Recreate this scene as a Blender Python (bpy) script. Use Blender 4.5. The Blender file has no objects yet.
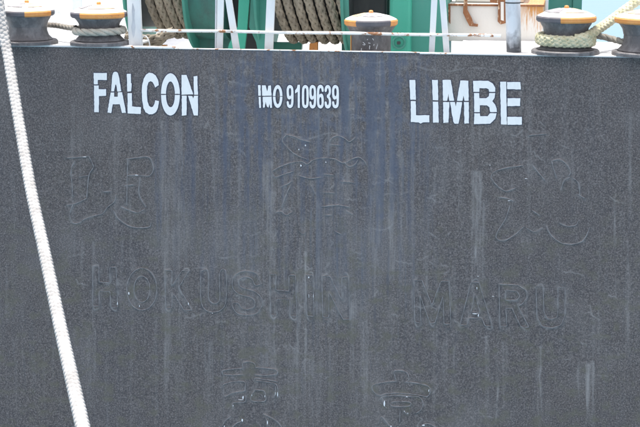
import bpy, bmesh, math, random
import numpy as np
from mathutils import Vector, Matrix
random.seed(7); rng = np.random.default_rng(7)
PI = math.pi
scene = bpy.context.scene
COL = scene.collection

# ------------------------------------------------------------------ camera
F_PX = 1500.0                       # focal length measured in photograph pixels (640 wide)
PITCH = math.radians(11.8); YAW = math.radians(9.7); DIST = 15.0
cam_data = bpy.data.cameras.new('camera'); cam = bpy.data.objects.new('camera', cam_data); COL.objects.link(cam)
cam_data.sensor_width = 36; cam_data.lens = 36*F_PX/640; cam_data.clip_end = 6000; cam_data.clip_start = .1
FWD = Vector((-math.sin(YAW)*math.cos(PITCH), math.cos(YAW)*math.cos(PITCH), -math.sin(PITCH)))
RIGHT = FWD.cross(Vector((0, 0, 1))).normalized(); UP = RIGHT.cross(FWD)
def raydir(px, py): return (FWD*F_PX + RIGHT*(px-320) + UP*(213.5-py)).normalized()
cam_loc = -FWD*DIST                 # centre ray meets the transom plane y=0 at x=0
d0 = raydir(320, 51.5); cam_loc.z += -(cam_loc + d0*(-cam_loc.y/d0.y)).z    # deck edge = height zero
cam.location = cam_loc
cam.rotation_euler = Matrix((RIGHT, UP, -FWD)).transposed().to_euler()
scene.camera = cam
def PY(px, py, y=0.0):
    d = raydir(px, py); return cam_loc + d*((y-cam_loc.y)/d.y)
def PZ(px, py, z=0.0):
    d = raydir(px, py); return cam_loc + d*((z-cam_loc.z)/d.z)

# ------------------------------------------------------------------ world, sun, exposure
sun_dir = Vector((-.12, .07, 1.0)).normalized()
elev = math.asin(sun_dir.z)
w = bpy.data.worlds.new('World'); scene.world = w; w.use_nodes = True
nt = w.node_tree; sky = nt.nodes.new('ShaderNodeTexSky'); sky.sky_type = 'NISHITA'; sky.sun_disc = False
sky.sun_elevation = elev; sky.sun_rotation = math.atan2(sun_dir.x, sun_dir.y); sky.dust_density = 5.0; sky.air_density = 1.0; sky.ozone_density = 1.0
bg = nt.nodes['Background']; bg.inputs['Strength'].default_value = .15
# neutral cloud veil added to the sky to make its light less blue
_tc = nt.nodes.new('ShaderNodeTexCoord'); _n = nt.nodes.new('ShaderNodeTexNoise'); _n.inputs['Scale'].default_value = 2.2; _n.inputs['Detail'].default_value = 6
_r = nt.nodes.new('ShaderNodeMapRange'); _r.inputs[1].default_value = .3; _r.inputs[2].default_value = .7; _r.inputs[3].default_value = .35; _r.inputs[4].default_value = .75
_m = nt.nodes.new('ShaderNodeMix'); _m.data_type = 'RGBA'; _m.inputs[7].default_value = (6.6, 6.5, 6.6, 1)
nt.links.new(_tc.outputs['Generated'], _n.inputs['Vector']); nt.links.new(_n.outputs[0], _r.inputs[0]); nt.links.new(_r.outputs[0], _m.inputs[0])
nt.links.new(sky.outputs[0], _m.inputs[6]); nt.links.new(_m.outputs[2], bg.inputs[0])
sl = bpy.data.lights.new('sun', 'SUN'); sl.energy = 3.0; sl.angle = math.radians(.53); sl.color = (1, .96, .9)
so = bpy.data.objects.new('sun', sl); COL.objects.link(so)
so.rotation_euler = sun_dir.to_track_quat('Z', 'Y').to_euler()
scene.view_settings.view_transform = 'Standard'; scene.view_settings.look = 'None'
scene.view_settings.exposure = .85; scene.view_settings.gamma = 1

# ------------------------------------------------------------------ materials
def new_mat(name, rough=.6, metal=0.0, spec=.5):
    m = bpy.data.materials.new(name); m.use_nodes = True
    b = m.node_tree.nodes['Principled BSDF']
    b.inputs['Roughness'].default_value = rough; b.inputs['Metallic'].default_value = metal
    b.inputs['Specular IOR Level'].default_value = spec
    return m, m.node_tree, b
def N(nt, t, **kw):
    n = nt.nodes.new(t)
    for k, v in kw.items():
        if k in n.inputs.keys(): n.inputs[k].default_value = v
        else: setattr(n, k, v)
    return n
def mapping(nt, scale=(1, 1, 1)):
    tc = N(nt, 'ShaderNodeNewGeometry'); mp = N(nt, 'ShaderNodeMapping'); mp.inputs['Scale'].default_value = scale
    nt.links.new(tc.outputs['Position'], mp.inputs[0]); return mp.outputs[0]
def mixc(nt, fac, a, b):
    m = N(nt, 'ShaderNodeMix', data_type='RGBA')
    for s, v in ((0, fac), (6, a), (7, b)):
        if hasattr(v, 'links'): nt.links.new(v, m.inputs[s])
        else: m.inputs[s].default_value = v if s == 0 else (*v, 1)
    return m.outputs[2]
def ramp(nt, src, lo, hi):
    r = N(nt, 'ShaderNodeMapRange'); r.inputs[1].default_value = lo; r.inputs[2].default_value = hi
    nt.links.new(src, r.inputs[0]); return r.outputs[0]
def worn(name, col, dark, rust=None, rust_lo=.62, rust_hi=.7, scale=6, rough=.55, streak=(1, 1, .25), bump=.15, fine=60, amt=.8, spec=.5):
    """paint with dirt patches and (optionally) rust spots"""
    m, nt, b = new_mat(name, rough, spec=spec)
    v = mapping(nt, streak)
    n1 = N(nt, 'ShaderNodeTexNoise', Scale=scale, Detail=8.0, Roughness=.65); nt.links.new(v, n1.inputs['Vector'])
    f = ramp(nt, n1.outputs[0], .45, .75)
    k = N(nt, 'ShaderNodeMath', operation='MULTIPLY'); k.inputs[1].default_value = amt; nt.links.new(f, k.inputs[0])
    c = mixc(nt, k.outputs[0], col, dark)
    n2 = N(nt, 'ShaderNodeTexNoise', Scale=fine, Detail=4.0); nt.links.new(mapping(nt), n2.inputs['Vector'])
    if rust:
        n3 = N(nt, 'ShaderNodeTexNoise', Scale=scale*2.3, Detail=9.0, Roughness=.7); nt.links.new(v, n3.inputs['Vector'])
        c = mixc(nt, ramp(nt, n3.outputs[0], rust_lo, rust_hi), c, rust)
    nt.links.new(c, b.inputs['Base Color'])
    bp = N(nt, 'ShaderNodeBump', Strength=bump, Distance=.01); nt.links.new(n2.outputs[0], bp.inputs['Height']); nt.links.new(bp.outputs[0], b.inputs['Normal'])
    r = N(nt, 'ShaderNodeMapRange'); r.inputs[3].default_value = rough-.12; r.inputs[4].default_value = min(1, rough+.2)
    nt.links.new(n1.outputs[0], r.inputs[0]); nt.links.new(r.outputs[0], b.inputs['Roughness'])
    return m

RUST = (.30, .10, .03)
M = {}
M['white'] = worn('white_paint', (.77, .78, .78), (.52, .57, .63), RUST, .70, .74, scale=5)
M['white_rail'] = worn('white_rail_paint', (.78, .78, .77), (.5, .48, .46), (.28, .12, .05), .53, .58, scale=4, streak=(1, 1, 1))
M['grey_post'] = worn('grey_post_paint', (.64, .67, .71), (.20, .22, .26), None, scale=4, streak=(1, 1, .5), amt=.75)
M['deck'] = worn('white_deck_paint', (.66, .66, .66), (.5, .5, .52), (.45, .3, .18), .70, .78, scale=3, streak=(1, 1, 1), amt=.6)
M['cap_white'] = worn('weathered_cap_paint', (.72, .70, .68), (.45, .42, .40), (.34, .22, .14), .62, .68, scale=8, streak=(1, 1, 1))
M['orange'] = worn('orange_paint', (.66, .27, .07), (.72, .40, .16), (.28, .16, .10), .60, .68, scale=13, streak=(1, 1, 1), amt=.6)
M['black'] = worn('black_bollard_paint', (.105, .10, .105), (.27, .265, .27), (.05, .045, .045), .60, .68, scale=11, rough=.5, bump=.5, amt=.8, streak=(1, 1, .6))
M['black_rim'] = worn('dark_rim_paint', (.10, .095, .11), (.16, .15, .16), None, scale=12)
M['patch_dark'] = worn('glare_paled_dark_cap_paint', (.24, .23, .24), (.60, .59, .6), None, scale=14, streak=(1, 1, 1), amt=1.0)  # dark cap paint with the glare mixed into its colour
M['patch_orange'] = worn('glare_paled_orange_cap_paint', (.68, .46, .24), (.72, .66, .58), None, scale=14, streak=(1, 1, 1), amt=1.0)  # orange cap paint, glare likewise painted in
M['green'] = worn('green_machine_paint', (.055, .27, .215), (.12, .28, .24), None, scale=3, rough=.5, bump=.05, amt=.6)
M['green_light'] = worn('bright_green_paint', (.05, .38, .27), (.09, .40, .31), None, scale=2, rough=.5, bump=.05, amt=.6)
M['green_dirty'] = worn('grimy_green_paint', (.05, .20, .17), (.06, .07, .075), None, scale=2.5, rough=.6, amt=1.0)
M['grime'] = worn('grimy_metal', (.05, .055, .06), (.09, .09, .09), (.10, .06, .04), .6, .7, scale=7)
M['rust'] = worn('rusty_steel', (.27, .115, .05), (.13, .06, .04), (.68, .52, .36), .57, .62, scale=16, rough=.85, bump=.6)
M['white_box'] = worn('cream_white_paint', (.66, .64, .60), (.58, .53, .46), (.46, .27, .13), .72, .80, scale=2.5, amt=.5)
M['bead'] = worn('hull_weld_paint', (.22, .215, .225), (.07, .064, .068), None, scale=26, rough=.38, streak=(1, 1, 1), bump=.3)  # paler broken tone paints in bead highlights along with worn ridges
M['sag'] = worn('thin_paint_sag', (.22, .225, .24), (.10, .105, .115), None, scale=20, rough=.4, streak=(1, 1, 1), bump=.2)
M['glint_scratch'] = worn('white_glint_scratch_paint', (.75, .78, .82), (.5, .52, .56), None, scale=30)  # white for painted weld glints and for the bollard scratches
M['letter_halo'] = worn('dark_letter_edge', (.035, .04, .075), (.05, .055, .08), None, scale=20)
M['letter'] = worn('white_lettering_paint', (.80, .815, .82), (.64, .66, .69), (.36, .38, .44), .66, .74, scale=22, rough=.55, streak=(1, 1, .4), bump=.05, amt=.5)

def rope_mat(name, col, dark, scale=60):
    m, nt, b = new_mat(name, .9, spec=.2)
    n1 = N(nt, 'ShaderNodeTexNoise', Scale=9.0, Detail=6.0); nt.links.new(mapping(nt), n1.inputs['Vector'])
    n2 = N(nt, 'ShaderNodeTexNoise', Scale=float(scale*4), Detail=3.0); nt.links.new(mapping(nt), n2.inputs['Vector'])
    c = mixc(nt, ramp(nt, n1.outputs[0], .4, .68), col, dark)
    c2 = mixc(nt, ramp(nt, n2.outputs[0], .45, .75), c, tuple(x*.72 for x in dark))
    nt.links.new(c2, b.inputs['Base Color'])
    bp = N(nt, 'ShaderNodeBump', Strength=.5, Distance=.004); nt.links.new(n2.outputs[0], bp.inputs['Height']); nt.links.new(bp.outputs[0], b.inputs['Normal'])
    return m
M['hawser'] = rope_mat('white_hawser_fibre', (.50, .495, .49), (.35, .345, .34))
M['drum_rope'] = rope_mat('old_grey_fibre', (.38, .335, .265), (.22, .195, .155))
M['cream_rope'] = rope_mat('cream_fibre', (.66, .62, .45), (.46, .44, .29))
M['pale_rope'] = rope_mat('pale_fibre', (.56, .53, .46), (.38, .36, .31))
M['old_rope'] = rope_mat('weathered_fibre', (.34, .32, .28), (.22, .20, .18))

def hull_material():
    m, nt, b = new_mat('weathered_black_hull_paint', .5)
    at = N(nt, 'ShaderNodeAttribute', attribute_name='stain'); sp = N(nt, 'ShaderNodeSeparateColor'); nt.links.new(at.outputs['Color'], sp.inputs[0])
    # large soft tone changes
    n0 = N(nt, 'ShaderNodeTexNoise', Scale=1.1, Detail=3.0); nt.links.new(mapping(nt), n0.inputs['Vector'])
    c = mixc(nt, ramp(nt, n0.outputs[0], .35, .65), (.079, .065, .066), (.089, .072, .067))
    # vertical rain streaks
    n1 = N(nt, 'ShaderNodeTexNoise', Scale=9.0, Detail=6.0, Roughness=.6); nt.links.new(mapping(nt, (1, 1, .055)), n1.inputs['Vector'])
    k = N(nt, 'ShaderNodeMath', operation='MULTIPLY'); k.inputs[1].default_value = .45; nt.links.new(ramp(nt, n1.outputs[0], .52, .78), k.inputs[0])
    c = mixc(nt, k.outputs[0], c, (.142, .136, .142))
    # mottled chalky bloom
    n4 = N(nt, 'ShaderNodeTexNoise', Scale=14.0, Detail=8.0, Roughness=.7); nt.links.new(mapping(nt, (1, 1, .6)), n4.inputs['Vector'])
    k4 = N(nt, 'ShaderNodeMath', operation='MULTIPLY'); k4.inputs[1].default_value = .55; nt.links.new(ramp(nt, n4.outputs[0], .45, .8), k4.inputs[0])
    c = mixc(nt, k4.outputs[0], c, (.14, .126, .125))
    # fine speckle
    n2 = N(nt, 'ShaderNodeTexNoise', Scale=70.0, Detail=3.0, Roughness=.8); nt.links.new(mapping(nt), n2.inputs['Vector'])
    c = mixc(nt, ramp(nt, n2.outputs[0], .50, .68), c, (.24, .215, .215))
    c = mixc(nt, ramp(nt, n2.outputs[0], .49, .36), c, (.026, .023, .030))
    # sharp thin vertical scoring below the open bulwark (alpha mask)
    for sc_, lo_, hi_, cc_, kk in ((42.0, .56, .66, (.21, .20, .21), .6), (34.0, .43, .34, (.045, .05, .075), .8), (20.0, .58, .70, (.10, .125, .165), .6)):
        nv = N(nt, 'ShaderNodeTexNoise', Scale=sc_, Detail=3.0); nt.links.new(mapping(nt, (1, 1, .028+sc_*.0006)), nv.inputs['Vector'])
        mm = N(nt, 'ShaderNodeMath', operation='MULTIPLY'); nt.links.new(ramp(nt, nv.outputs[0], lo_, hi_), mm.inputs[0]); nt.links.new(at.outputs['Alpha'], mm.inputs[1])
        m5 = N(nt, 'ShaderNodeMath', operation='MULTIPLY'); m5.inputs[1].default_value = kk; nt.links.new(mm.outputs[0], m5.inputs[0])
        c = mixc(nt, m5.outputs[0], c, cc_)
    nq = N(nt, 'ShaderNodeTexNoise', Scale=52.0, Detail=3.0, Roughness=.8); nt.links.new(mapping(nt), nq.inputs['Vector'])
    hs = N(nt, 'ShaderNodeMapRange'); hs.inputs[1].default_value = .35; hs.inputs[2].default_value = .65; hs.inputs[3].default_value = 0; hs.inputs[4].default_value = .35
    sq = N(nt, 'ShaderNodeSeparateColor'); nt.links.new(nq.outputs['Color'], sq.inputs[0]); nt.links.new(sq.outputs[0], hs.inputs[0])
    c = mixc(nt, hs.outputs[0], c, (.094, .085, .080))
    # painted stain masks: chalk streaks with weld highlights, blue wash, olive patches
    ag = N(nt, 'ShaderNodeAttribute', attribute_name='grime'); c = mixc(nt, ag.outputs['Fac'], c, (.040, .038, .044))  # weld halo: relief shading painted in with grime
    c = mixc(nt, sp.outputs[0], c, (.29, .28, .28))
    c = mixc(nt, sp.outputs[1], c, (.072, .088, .135))
    c = mixc(nt, sp.outputs[2], c, (.112, .105, .078))
    nt.links.new(c, b.inputs['Base Color'])
    n3 = N(nt, 'ShaderNodeTexNoise', Scale=2.2, Detail=2.0); nt.links.new(mapping(nt), n3.inputs['Vector'])
    b1 = N(nt, 'ShaderNodeBump', Strength=.25, Distance=.03); nt.links.new(n3.outputs[0], b1.inputs['Height'])
    b2 = N(nt, 'ShaderNodeBump', Strength=.35, Distance=.004); nt.links.new(n2.outputs[0], b2.inputs['Height']); nt.links.new(b1.outputs[0], b2.inputs['Normal'])
    b3 = N(nt, 'ShaderNodeBump', Strength=.25, Distance=.006); nt.links.new(n4.outputs[0], b3.inputs['Height']); nt.links.new(b2.outputs[0], b3.inputs['Normal'])
    nt.links.new(b3.outputs[0], b.inputs['Normal'])
    return m
M['hull'] = hull_material()

def water_material():
    m, nt, b = new_mat('harbour_water', .18)
    b.inputs['Base Color'].default_value = (.13, .24, .32, 1); b.inputs['Roughness'].default_value = .3; b.inputs['Specular IOR Level'].default_value = .25
    n = N(nt, 'ShaderNodeTexNoise', Scale=1.4, Detail=5.0); nt.links.new(mapping(nt), n.inputs['Vector'])
    bp = N(nt, 'ShaderNodeBump', Strength=.35, Distance=.12); nt.links.new(n.outputs[0], bp.inputs['Height']); nt.links.new(bp.outputs[0], b.inputs['Normal'])
    return m
M['water'] = water_material()

# ------------------------------------------------------------------ helpers
def tag(o, label=None, cat=None, group=None, kind=None):
    if label: o['label'] = label
    if cat: o['category'] = cat
    if group: o['group'] = group
    if kind: o['kind'] = kind
    return o
def empty(name, loc, label=None, cat=None, group=None):
    o = bpy.data.objects.new(name, None); o.empty_display_size = .2; COL.objects.link(o); o.location = loc
    return tag(o, label, cat, group)
def mesh_obj(name, verts, faces, mat, parent=None, smooth=False, mats=None, fmat=None):
    me = bpy.data.meshes.new(name); off = Vector((0, 0, 0))
    if parent:
        p = parent
        while p: off = off + p.location; p = p.parent
    me.from_pydata([tuple(Vector(v)-off) for v in verts], [], faces)
    for mm in (mats or [mat]): me.materials.append(mm)
    if fmat: me.polygons.foreach_set('material_index', fmat)
    if smooth: me.polygons.foreach_set('use_smooth', [True]*len(me.polygons))
    me.update()
    o = bpy.data.objects.new(name, me); COL.objects.link(o); o.parent = parent
    return o
class MB:
    """collects shapes in world coordinates, then links them as one mesh"""
    def __init__(s): s.v = []; s.f = []
    def add(s, vs, fs):
        k = len(s.v); s.v += [tuple(v) for v in vs]; s.f += [tuple(i+k for i in f) for f in fs]; return s
    def box(s, a, b, bev=0.0):
        bm = bmesh.new(); bmesh.ops.create_cube(bm, size=1)
        a = Vector(a); b = Vector(b); c = (a+b)/2; d = b-a
        for v in bm.verts: v.co = Vector((c.x+v.co.x*d.x, c.y+v.co.y*d.y, c.z+v.co.z*d.z))
        if bev: bmesh.ops.bevel(bm, geom=bm.edges[:], offset=bev, segments=2, affect='EDGES', profile=.5)
        bm.verts.index_update()
        s.add([v.co.copy() for v in bm.verts], [[v.index for v in f.verts] for f in bm.faces]); bm.free(); return s
    def tube(s, pts, r, n=10, flat=1.0, caps=True, flat_axis=None):
        pts = [Vector(p) for p in pts]; rs = r if hasattr(r, '__len__') else [r]*len(pts)
        T0 = (pts[1]-pts[0]).normalized(); ref = Vector((0, 1, 0)) if abs(T0.y) < .9 else Vector((0, 0, 1))
        nrm = (ref-T0*ref.dot(T0)).normalized(); vs = []
        for i, p in enumerate(pts):
            T = (pts[min(i+1, len(pts)-1)]-pts[max(i-1, 0)]).normalized()
            nrm = (nrm-T*nrm.dot(T)).normalized(); bi = T.cross(nrm)
            for k in range(n):
                a = 2*PI*k/n; vs.append(p+nrm*math.cos(a)*rs[i]*flat+bi*math.sin(a)*rs[i])
        fs = [(i*n+k, i*n+(k+1) % n, (i+1)*n+(k+1) % n, (i+1)*n+k) for i in range(len(pts)-1) for k in range(n)]
        if caps: fs += [tuple(range(n))[::-1], tuple((len(pts)-1)*n+k for k in range(n))]
        return s.add(vs, fs)
    def prism(s, poly, y0, y1):
        """poly = (x,z) outline extruded between y0 and y1"""
        n = len(poly); vs = [(x, y0, z) for x, z in poly]+[(x, y1, z) for x, z in poly]
        fs = [tuple(range(n)), tuple(range(n, 2*n))[::-1]]+[(i, (i+1) % n, n+(i+1) % n, n+i) for i in range(n)]
        return s.add(vs, fs)
    def lathe(s, prof, c, n=48, axis='z', a0=0, a1=2*PI):
        full = abs(a1-a0-2*PI) < 1e-6; m = n if full else n+1; vs = []
        for r, h in prof:
            for k in range(m):
                a = a0+(a1-a0)*k/n; u, v = r*math.cos(a), r*math.sin(a)
                vs.append((c[0]+u, c[1]+v, c[2]+h) if axis == 'z' else (c[0]+h, c[1]+u, c[2]+v))
        fs = []
        for i in range(len(prof)-1):
            for k in range(n):
                k2 = (k+1) % m
                q = (i*m+k, i*m+k2, (i+1)*m+k2, (i+1)*m+k)
                fs.append(q if axis == 'z' else q[::-1])
        return s.add(vs, fs)
    def build(s, name, mat, parent=None, smooth=False, sharp=35):
        o = mesh_obj(name, s.v, s.f, mat, parent, smooth)
        bm = bmesh.new(); bm.from_mesh(o.data)
        if smooth: bmesh.ops.remove_doubles(bm, verts=bm.verts, dist=1e-5)
        bmesh.ops.recalc_face_normals(bm, faces=bm.faces)
        if smooth:
            for e in bm.edges: e.smooth = not (len(e.link_faces) == 2 and e.calc_face_angle(0) > math.radians(sharp))
        bm.to_mesh(o.data); bm.free()
        return o

def resample(pts, step, smooth=True):
    P = np.array([tuple(p) for p in pts], float)
    if smooth and len(P) > 2:
        Q = np.vstack([2*P[0]-P[1], P, 2*P[-1]-P[-2]]); out = []
        for i in range(1, len(Q)-2):
            for t in np.linspace(0, 1, 12, endpoint=False):
                out.append(.5*((2*Q[i])+(-Q[i-1]+Q[i+1])*t+(2*Q[i-1]-5*Q[i]+4*Q[i+1]-Q[i+2])*t*t+(-Q[i-1]+3*Q[i]-3*Q[i+1]+Q[i+2])*t**3))
        out.append(Q[-2]); P = np.array(out)
    s = np.concatenate([[0], np.cumsum(np.linalg.norm(np.diff(P, axis=0), axis=1))])
    m = max(2, int(s[-1]/step)+1); t = np.linspace(0, s[-1], m)
    return np.stack([np.interp(t, s, P[:, k]) for k in range(3)], 1)

def rope_mesh(name, pts, R, mat, parent=None, kind='plait', pitch=None, step=None, smooth=True, sides=6, squash=1.0):
    """real strands: 'plait' = eight crossing strands, 'laid' = three twisted strands"""
    step = step or R*.22; P = resample(pts, step, smooth); n = len(P)
    T = np.gradient(P, axis=0); T /= np.linalg.norm(T, axis=1)[:, None]
    nr = np.zeros_like(P); ref = np.array([0, 0, 1.]) if abs(T[0][2]) < .8 else np.array([0, 1., 0])
    v = ref-T[0]*ref.dot(T[0]); v /= np.linalg.norm(v)
    for i in range(n):
        v = v-T[i]*v.dot(T[i]); v /= np.linalg.norm(v); nr[i] = v
    bi = np.cross(T, nr)
    s = np.concatenate([[0], np.cumsum(np.linalg.norm(np.diff(P, axis=0), axis=1))])
    V = []; Fc = []; base = 0
    if kind == 'plait':
        pitch = pitch or R*6.4; w_ = 2*PI/pitch; strands = []
        for i in range(4):
            strands.append((w_*s+i*PI/2, R*(.64+.10*np.cos(4*w_*s)), R*.42))
            strands.append((-w_*s+i*PI/2, R*(.64-.10*np.cos(4*w_*s)), R*.42))
    else:
        pitch = pitch or R*6.5; w_ = 2*PI/pitch
        strands = [(w_*s+i*2*PI/3, R*.5*np.ones(n), R*.53) for i in range(3)]
    for th, a, r in strands:
        C = P+nr*(a*np.cos(th))[:, None]+bi*(a*np.sin(th)*squash)[:, None]
        Ts = np.gradient(C, axis=0); Ts /= np.linalg.norm(Ts, axis=1)[:, None]
        rad = nr*np.cos(th)[:, None]+bi*np.sin(th)[:, None]
        u = rad-Ts*np.sum(rad*Ts, 1)[:, None]; u /= np.linalg.norm(u, axis=1)[:, None]; q = np.cross(Ts, u)
        ang = np.arange(sides)*2*PI/sides
        ring = C[:, None, :]+r*(u[:, None, :]*np.cos(ang)[None, :, None]*.8+q[:, None, :]*np.sin(ang)[None, :, None]*1.1)
        V.append(ring.reshape(-1, 3))
        i = np.arange(n-1)[:, None]*sides; k = np.arange(sides)[None, :]; k2 = (k+1) % sides
        Fc.append(np.stack([base+i+k, base+i+k2, base+i+sides+k2, base+i+sides+k], -1).reshape(-1, 4)); base += n*sides
    V = np.vstack(V); Fc = np.vstack(Fc)
    off = Vector((0, 0, 0)); p = parent
    while p: off = off+p.location; p = p.parent
    V = V-np.array(off)
    me = bpy.data.meshes.new(name); me.vertices.add(len(V)); me.vertices.foreach_set('co', V.ravel())
    me.loops.add(len(Fc)*4); me.loops.foreach_set('vertex_index', Fc.ravel().astype(np.int32))
    me.polygons.add(len(Fc)); me.polygons.foreach_set('loop_start', np.arange(len(Fc), dtype=np.int32)*4)
    me.polygons.foreach_set('use_smooth', np.ones(len(Fc), dtype=bool))
    me.materials.append(mat); me.update(calc_edges=True); me.validate()
    o = bpy.data.objects.new(name, me); COL.objects.link(o); o.parent = parent
    return o

# ================================================================== SETTING
wz = -5.2
mesh_obj('water', [(-3000, -3000, wz), (3000, -3000, wz), (3000, 3000, wz), (-3000, 3000, wz)], [(0, 1, 2, 3)], M['water'])['kind'] = 'structure'

# ------------------------------------------------------------------ lines read off the old welded name
WELDS = []
def want(name, lines, org=(0, 0), s=1.0, r=.0058, label=None, smooth=True): WELDS.append((name, lines, org, s, r, label, smooth))
def closed(p): return p+[p[0]]
def ellipse(cx, cy, rx, ry, a0, a1, n=18): return [(cx+rx*math.cos(a0+(a1-a0)*k/n), cy+ry*math.sin(a0+(a1-a0)*k/n)) for k in range(n+1)]
want('welded_character', [[(30, 80), (80, 77), (130, 72)], [(65, 95), (50, 140), (55, 200), (57, 250)], [(32, 292), (70, 285), (120, 262)], [(60, 285), (45, 330), (50, 362), (65, 375), (90, 370), (110, 355), (160, 338), (190, 330), (215, 300), (245, 275), (252, 245)],
    [(195, 232), (230, 230)], [(300, 85), (340, 80), (390, 75), (410, 90), (420, 130), (400, 160), (345, 157), (300, 160)], [(290, 205), (330, 200)], [(240, 315), (260, 350), (300, 380), (340, 393), (400, 390), (408, 370)],
    [(275, 300), (320, 318), (350, 325), (380, 310)], [(90, 165), (130, 158)], [(360, 170), (355, 240), (385, 300)], [(305, 90), (302, 160), (300, 290)], [(130, 72), (150, 120), (130, 158), (120, 262)]], (60, 140), 4.49, label='first of three old upper characters, ghosted under the paint')
want('welded_character', [[(75, 35), (100, 40), (130, 52), (160, 60)], [(75, 35), (62, 55), (80, 80), (110, 105), (150, 122)], [(25, 165), (50, 150), (90, 135), (130, 130), (150, 140), (170, 125), (200, 118), (245, 120), (280, 135), (310, 120), (335, 115), (355, 130), (362, 145)],
    [(280, 130), (300, 147), (320, 140), (330, 125)], [(230, 58), (240, 45), (260, 38), (285, 48), (300, 60), (320, 45)], [(235, 70), (270, 72)], [(55, 220), (80, 210), (95, 200)], [(90, 215), (75, 250), (60, 290)],
    [(40, 310), (60, 308), (75, 320), (95, 310)], [(120, 375), (135, 388), (145, 378)], [(210, 175), (245, 178)], [(210, 240), (245, 242)], [(215, 320), (235, 320)], [(290, 305), (310, 318)], [(250, 378), (270, 388)], [(165, 215), (180, 245)],
    [(120, 180), (160, 190), (200, 186)], [(270, 200), (320, 205)], [(200, 290), (260, 285), (300, 292)], [(25, 165), (35, 185), (60, 178), (100, 165)]], (265, 125), 3.556, label='middle one of the old upper characters, ghosted under the paint')
want('welded_character', [[(40, 155), (80, 145), (130, 138)], [(20, 180), (40, 205), (70, 225), (105, 215)], [(48, 247), (75, 250), (97, 260)], [(85, 275), (70, 320), (45, 360), (38, 385), (60, 395), (95, 380), (135, 345)], [(160, 290), (185, 308)],
    [(140, 350), (170, 365), (195, 352)], [(165, 140), (185, 165), (205, 190)], [(228, 122), (255, 118), (280, 135), (292, 160), (285, 175)], [(260, 220), (270, 190), (290, 178)], [(210, 345), (225, 375), (260, 402), (300, 407), (335, 395), (352, 365), (357, 350)],
    [(255, 335), (280, 345), (310, 342), (320, 325)], [(315, 235), (340, 250)], [(150, 35), (210, 30)], [(300, 180), (320, 200), (325, 250)], [(228, 122), (235, 150), (245, 180)], [(40, 155), (25, 165), (20, 180)]], (485, 125), 3.418, label='last of the old upper characters, ghosted under the paint')
want('welded_character', [[(165, 78), (165, 50), (180, 40), (220, 42), (238, 55), (238, 72)], [(165, 78), (110, 82), (45, 92), (48, 115)], [(238, 72), (300, 78), (355, 85), (372, 98), (365, 115)], [(45, 180), (60, 170), (110, 158), (175, 158), (178, 200), (175, 212), (115, 222), (60, 245)],
    [(235, 150), (240, 137), (300, 145), (370, 157)], [(240, 150), (300, 158), (355, 168), (370, 190), (375, 240), (370, 250)], [(358, 180), (360, 220), (348, 250)], [(238, 205), (290, 212), (298, 235), (298, 270), (250, 275), (215, 268), (215, 240), (238, 205)],
    [(105, 310), (105, 285), (140, 280), (180, 275), (182, 245)], [(40, 425), (60, 390), (90, 365)], [(90, 437), (130, 403), (160, 390), (155, 370)], [(290, 350), (340, 375), (380, 405), (400, 437)], [(300, 370), (310, 400), (312, 437)], [(48, 115), (105, 118), (165, 116)], [(238, 118), (300, 120), (365, 115)]],
    (215, 355), 5.925, label='left of the two old lower characters, cut by the photo edge')
want('welded_character', [[(185, 155), (178, 125), (172, 95), (200, 90), (240, 98), (258, 120), (258, 150), (240, 158)], [(240, 158), (300, 165), (360, 178), (388, 200), (380, 235), (365, 245), (310, 235)], [(310, 235), (200, 225), (120, 230), (90, 240), (60, 225), (42, 200), (45, 180), (70, 170), (120, 160), (185, 155)],
    [(100, 245), (105, 270), (115, 300), (130, 315)], [(90, 262), (110, 245), (200, 238), (245, 243), (310, 245), (335, 260), (345, 290), (330, 325), (300, 345)], [(155, 285), (180, 275), (265, 278), (265, 300), (200, 305), (155, 300), (150, 290)],
    [(228, 330), (250, 350)], [(78, 410), (90, 370), (105, 368), (125, 395), (150, 425)], [(208, 330), (205, 400)], [(330, 425), (360, 405), (400, 415), (420, 430)]], (365, 355), 5.925, label='right of the two old lower characters, cut by the photo edge')
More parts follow.
